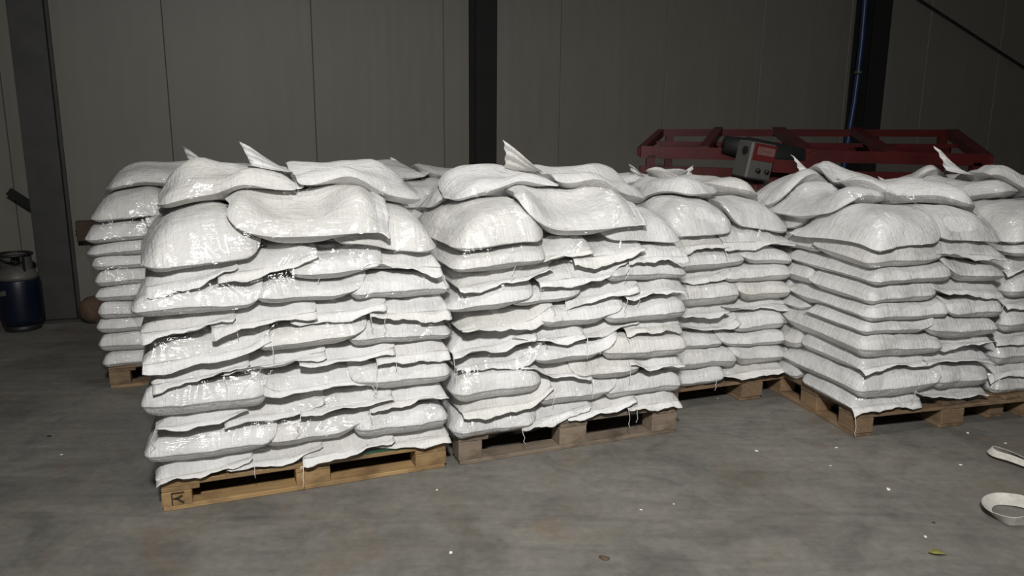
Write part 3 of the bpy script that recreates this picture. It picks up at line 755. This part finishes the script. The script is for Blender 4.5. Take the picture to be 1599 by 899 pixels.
# brown bracing beside the left column, stub on its other side, round lump on the floor
cpos = W0 + WU * sL
br = empty('wall_brace', cpos + WU * .16 + WN * .10, WY); tag(br, 'rusty brown brace running from the grey column behind the back left stack', 'brace')
MB().box(0, .75, -.04, .04, .62, .78, .004).build('rail', M['rust'], br)
MB().bar((.02, 0, .74), (.68, 0, .18), .06, .10).build('diagonal', M['rust'], br)
MB().box(.66, .73, -.04, .04, 0, .62, .004).build('post', M['rust'], br)
sb = on_plane(39, 318, cpos + WN * .1, WN)
MB().bar((-.10, 0, .10), (.12, 0, -.08), .03, .06).build('bracket_stub', M['steel'], None, (sb.x, sb.y, sb.z), (0, 0, WY))
tag(bpy.data.objects['bracket_stub'], 'short dark slanting bracket stub left of the grey column', 'bracket')
lp = on_z(142, 506)
rg0 = random.Random(3); lm = MB(); prof = []
lm.lathe([(.02, 0), (.07, .005), (.105, .05), (.115, .105), (.10, .16), (.065, .195), (.02, .205)], 20)
lm.v = [(x * (1 + rg0.uniform(-.05, .05)), y * (1 + rg0.uniform(-.05, .05)), z * (1 + rg0.uniform(-.02, .02))) for x, y, z in lm.v]
tag(lm.build('round_stone', M['stone'], None, (lp.x, lp.y + .08, 0), smooth=True), 'round brown lump on floor between grey column and back left stack', 'stone')

# ------------------------------------------------------------------ blue hose on the right column, brace rod on the wall
hs = []
for px, py in ((1356, -60), (1351, 0), (1346, 60), (1340, 113), (1334, 160), (1327, 200), (1318, 260), (1308, 330)):
    q = on_plane(px, py, W0 + WN * .22, WN); hs.append(q)
hs.insert(0, hs[0] + Vector((.03, 0, 1.2)))
e = hs[-1]; hs += [Vector((e.x - .04, e.y, .4)), Vector((e.x - .05, e.y, .03))]
org = Vector((hs[-1].x, hs[-1].y, 0))
ho = empty('blue_hose', org); tag(ho, 'blue hose hanging down along the dark column behind red frame', 'hose')
MB().tube([p - org for p in hs], .032, 10).build('hose_body', M['blue_hose'], ho, smooth=True)
q = on_plane(1340, 113, W0 + WN * .26, WN) - org
MB().tube([q + Vector((0, 0, -.012)), q + Vector((0, 0, .012))], .038, 12).build('painted_glint', M['pale'], ho)  # small white glint on the hose, modelled as a pale ring
a = on_plane(1437, 0, W0 + WN * .06, WN); b = on_plane(1599, 105, W0 + WN * .06, WN); d = (b - a)
a2 = a - d * .6; b2 = b + d * .55
rd = MB().tube([a2 - b2, Vector((0, 0, 0))], .012, 8).build('brace_rod', M['steel'], None, b2, smooth=True); tag(rd, 'thin dark diagonal brace rod across the wall, upper right', 'rod')

# ------------------------------------------------------------------ red frame machine behind the right stacks
mc = empty('red_machine', (2.35, 6.0, 0)); tag(mc, 'long red tubular steel machine frame with control box, behind the right stacks', 'machine')
def mp(px, py, Y):
    d = ray(px, py); t = Y / d.y; p = Vector((0, 0, CAM_H)) + d * t; return p - Vector((2.35, 6.0, 0))
YB, YF = 6.7, 5.65
bl_, br_ = mp(1032, 207, YB), mp(1486, 208, YB)
fl_, fr_ = mp(1000, 237, YF), mp(1540, 250, YF)
MB().bar(bl_, br_, .05, .06).build('rear_rail', M['red'], mc)
MB().bar(fl_, fr_, .06, .085).build('front_rail', M['red'], mc)
ml, mr = bl_.lerp(fl_, .38) - Vector((0, 0, .03)), br_.lerp(fr_, .38) - Vector((0, 0, .03))
MB().bar(ml, mr, .04, .03).build('middle_rail', M['red'], mc)
MB().bar(bl_, fl_, .05, .06).build('cross_bar', M['red'], mc)
MB().bar(br_, fr_, .09, .07).build('cross_bar', M['red'], mc)
for (x0, x1, wdt) in ((1122, 1098, .07), (1215, 1262, .10), (1334, 1392, .08)):
    f0 = (x0 - 1032) / (1486 - 1032); f1 = (x1 - 1000) / (1540 - 1000)
    MB().bar(bl_.lerp(br_, f0) + Vector((0, 0, .02)), fl_.lerp(fr_, f1) + Vector((0, 0, .02)), wdt, .06).build('cross_bar', M['red'], mc)
# lower side rails and legs
for (p, q) in ((fl_, fr_), (bl_, br_)):
    MB().bar(p - Vector((0, 0, .16)), q - Vector((0, 0, .16)), .05, .12).build('side_beam', M['red'], mc)
for p in (bl_.lerp(br_, .03), bl_.lerp(br_, .97), fl_.lerp(fr_, .03), fl_.lerp(fr_, .97), fl_.lerp(fr_, .5)):
    MB().bar((p.x, p.y, 0.01), (p.x, p.y, p.z - .02), .06, .06, (0, 1, 0)).build('leg', M['red'], mc)
    MB().box(p.x - .07, p.x + .07, p.y - .07, p.y + .07, 0, .012, .002).build('foot_plate', M['red'], mc)
# drive arm, motor and control box with red label
pa, pb = mp(1262, 245, YF - .03), mp(1272, 300, YF - .03)
MB().bar(pa + Vector((0, 0, .03)), pb, .14, .05, (0, 1, 0)).build('gusset', M['red'], mc)
m0, m1 = mp(1130, 225, YF - .05), mp(1250, 250, YF - .05)
MB().tube([m0, m0.lerp(m1, .25), m0.lerp(m1, .27), m1], [.06, .075, .085, .085], 20).build('motor', M['black'], mc, smooth=True)
MB().bar(mp(1200, 258, YF - .1), mp(1270, 262, YF - .1), .08, .09).build('bracket_plate', M['red'], mc)
c = mp(1179, 251, YF - .30)
bxo = empty('control_box', c); bxo.parent = mc; bxo.rotation_euler = (math.radians(4), math.radians(12), math.radians(-18))
bxo.name = 'control_box'
bo = MB().box(-.105, .105, -.07, .09, -.125, .125, .012).build('control_box', M['box'], mc, c, (math.radians(4), math.radians(8), math.radians(22)))
bpy.data.objects.remove(bxo, do_unlink=True); bo.name = 'control_box'
tag(bo, 'pale grey control box with red label')
MB().box(-.088, .10, -.0735, -.069, .005, .118, .001).build('label_plate', M['redlabel'], bo)
MB().box(-.055, .088, -.0750, -.073, .045, .098, .0005).build('label_field', M['pink'], bo)
ins = MB()   # blurred script on the label: loose strokes
for i, (x0, z0, x1, z1) in enumerate(((-.045, .085, -.03, .09), (-.047, .062, -.045, .085), (-.047, .062, -.03, .058), (-.022, .06, -.022, .078), (-.022, .078, -.008, .078), (-.008, .078, -.008, .06), (.002, .06, .002, .076), (.002, .076, .012, .07), (.012, .07, .022, .076), (.022, .076, .022, .06), (.032, .06, .034, .077), (.034, .077, .046, .075), (.034, .068, .046, .068), (.056, .06, .056, .077), (.056, .077, .07, .074))):
    ins.bar((x0, -.0753, z0), (x1, -.0753, z1), .001, .004, (0, 1, 0))
ins.build('label_script', M['redlabel'], bo)
for x in (-.02, .055):
    MB().tube([(x, -.069, -.06), (x, -.088, -.06)], [.016, .014], 14).build('switch_knob', M['black'], bo, smooth=True)
MB().tube([(-.104, -.01, .06), (-.112, -.01, .06)], .028, 14).build('cable_gland', M['black'], bo)
p = bo.location
MB().bar((p.x, p.y + .1, p.z - .2), (p.x + .02, p.y + .30, p.z - .2), .20, .12).build('box_bracket', M['red'], mc)
MB().bar((p.x, p.y + .06, p.z - .24), (p.x, p.y + .06, p.z - .06), .16, .04, (0, 1, 0)).build('box_bracket', M['red'], mc)

# ------------------------------------------------------------------ webbing loops at the right edge
def ribbon(name, pix, wid, lean, label, zoff=0.0, twist=0.0):
    P = [on_z(x, y) for x, y in pix]
    # Catmull-Rom
    C = []
    for i in range(len(P) - 1):
        p0, p1, p2, p3 = P[max(i - 1, 0)], P[i], P[i + 1], P[min(i + 2, len(P) - 1)]
        for t in np.linspace(0, 1, 8, endpoint=False):
            C.append(.5 * ((2 * p1) + (p2 - p0) * t + (2 * p0 - 5 * p1 + 4 * p2 - p3) * t * t + (3 * p1 - p0 - 3 * p2 + p3) * t ** 3))
    C.append(P[-1]); o = C[len(C) // 2].copy(); mb = MB(); n = len(C)
    for i, p in enumerate(C):
        d = (C[min(i + 1, n - 1)] - C[max(i - 1, 0)]).normalized(); sd = d.cross(Vector((0, 0, 1)))
        an = lean + twist * math.sin(i / n * 9)
        up = Vector((0, 0, math.cos(an))) + sd * math.sin(an); nn = d.cross(up) * .0012
        z = Vector((0, 0, .003 + zoff + .002 * (1 + math.sin(i * .35))))
        for q in (p + z + nn, p + z + up * wid + nn, p + z + up * wid - nn, p + z - nn): mb.v.append(tuple(q - o))
    for i in range(n - 1):
        for k in range(4): mb.f.append((i * 4 + k, i * 4 + (k + 1) % 4, i * 4 + 4 + (k + 1) % 4, i * 4 + 4 + k))
    mb.f += [(0, 1, 2, 3), tuple((n - 1) * 4 + k for k in (3, 2, 1, 0))]
    tag(mb.build(name, M['web'], None, o), label, 'strap', 'webbing straps on the floor')
ribbon('webbing_strap', [(1700, 770), (1640, 748), (1600, 734), (1570, 724), (1548, 716), (1541, 709), (1556, 708), (1580, 716), (1610, 728), (1660, 745), (1720, 760)], .034, .75, 'white webbing strap, narrow pointed loop nearer the corner-on pallet', .012, .15)
ribbon('webbing_strap', [(1700, 840), (1640, 826), (1605, 821), (1578, 822), (1556, 810), (1548, 797), (1560, 789), (1585, 792), (1620, 800), (1700, 812)], .05, -.55, 'cream webbing strap, wide rounded loop nearest the lower right corner', 0, .35)

# ------------------------------------------------------------------ litter on the floor
def scrap(px, py, size, label, mat='scrap', name='paper_scrap', cat='scrap', fl=.35):
    p = on_z(px, py); rg = random.Random(px * 7 + py); mb = MB(); n = 9
    ring = [(size * (1 + rg.uniform(-.25, .25)) * math.cos(2 * PI * k / n), size * .7 * (1 + rg.uniform(-.25, .25)) * math.sin(2 * PI * k / n)) for k in range(n)]
    mb.v = [(x * .8, y * .8, 0) for x, y in ring] + [(x, y, size * fl * .5) for x, y in ring] + [(x * .6, y * .6, size * fl * rg.uniform(.8, 1.1)) for x, y in ring]
    for r in (0, 1):
        for k in range(n): mb.f.append((r * n + k, r * n + (k + 1) % n, (r + 1) * n + (k + 1) % n, (r + 1) * n + k))
    mb.f += [tuple(range(n))[::-1], tuple(range(2 * n, 3 * n))]
    tag(mb.build(name, M[mat], None, (p.x, p.y, .0005), (0, 0, rg.uniform(0, 6)), smooth=True), label, cat, 'scraps littering the floor')
for a in ((1181, 704, .010, 'white scrap on floor between the grey pallet and corner-on pallet'),
          (1306, 699, .009, 'white scrap on floor just below the nearest corner of the corner-on pallet'),
          (1297, 727, .006, 'tiny white speck on floor a step below the corner-on pallet'),
          (1500, 726, .010, 'white scrap on floor left of the narrow pointed strap loop'),
          (1511, 676, .011, 'white scrap on floor in front of the right-edge pallet'),
          (1570, 692, .009, 'white scrap on floor just above the narrow strap loop'),
          (1577, 707, .010, 'white scrap touching the narrow strap loop'),
          (1387, 764, .014, 'largest white scrap, on open floor left of the straps'),
          (1001, 796, .007, 'left one of two tiny specks on floor below the grey pallet'),
          (1052, 787, .006, 'right one of two tiny specks on floor below the grey pallet'),
          (1445, 838, .010, 'pale scrap on floor just above the yellow-green leaf'),
          (96, 710, .008, 'small pale scrap on floor at the far left'),
          (704, 863, .011, 'pale scrap at the bottom of the picture near the middle'),
          (682, 765, .007, 'tiny pale scrap on floor just below the right end of yellowish pallet'),
          (1121, 622, .006, 'tiny white scrap on floor by the half hidden brown pallet')):
    scrap(*a)
scrap(1458, 816, .008, 'small dark speck on floor above the pale scrap and leaf', 'dark', 'dark_speck', 'speck')
scrap(77, 681, .014, 'small dark lump on floor at the far left', 'dark', 'dark_speck', 'speck')
scrap(945, 872, .022, 'flat dark crumb of dirt at the bottom of the picture', 'stone', 'dirt_crumb', 'dirt', .25)
lf = on_z(1463, 866); mb = MB(); n = 9
for i in range(n):
    t = i / (n - 1); wd = .016 * math.sin(PI * t ** .8) + .0006; x = -.03 + .06 * t; z = .003 + .006 * math.sin(PI * t)
    mb.v += [(x, -wd, z + .004), (x, 0, z), (x, wd, z + .005)]
for i in range(n - 1):
    for k in (0, 1): mb.f.append((i * 3 + k, i * 3 + 3 + k, i * 3 + 4 + k, i * 3 + 1 + k))
lo = mb.build('leaf', M['leaf'], None, (lf.x, lf.y, 0), (0, 0, -.25), smooth=True); tag(lo, 'fallen yellow-green leaf on floor at lower right', 'leaf')
so = lo.modifiers.new('thickness', 'SOLIDIFY'); so.thickness = .0012
MB().tube([(-.030, 0, .003), (-.040, .003, .003), (-.048, .002, .002)], .0012, 6).build('stalk', M['leaf'], lo)
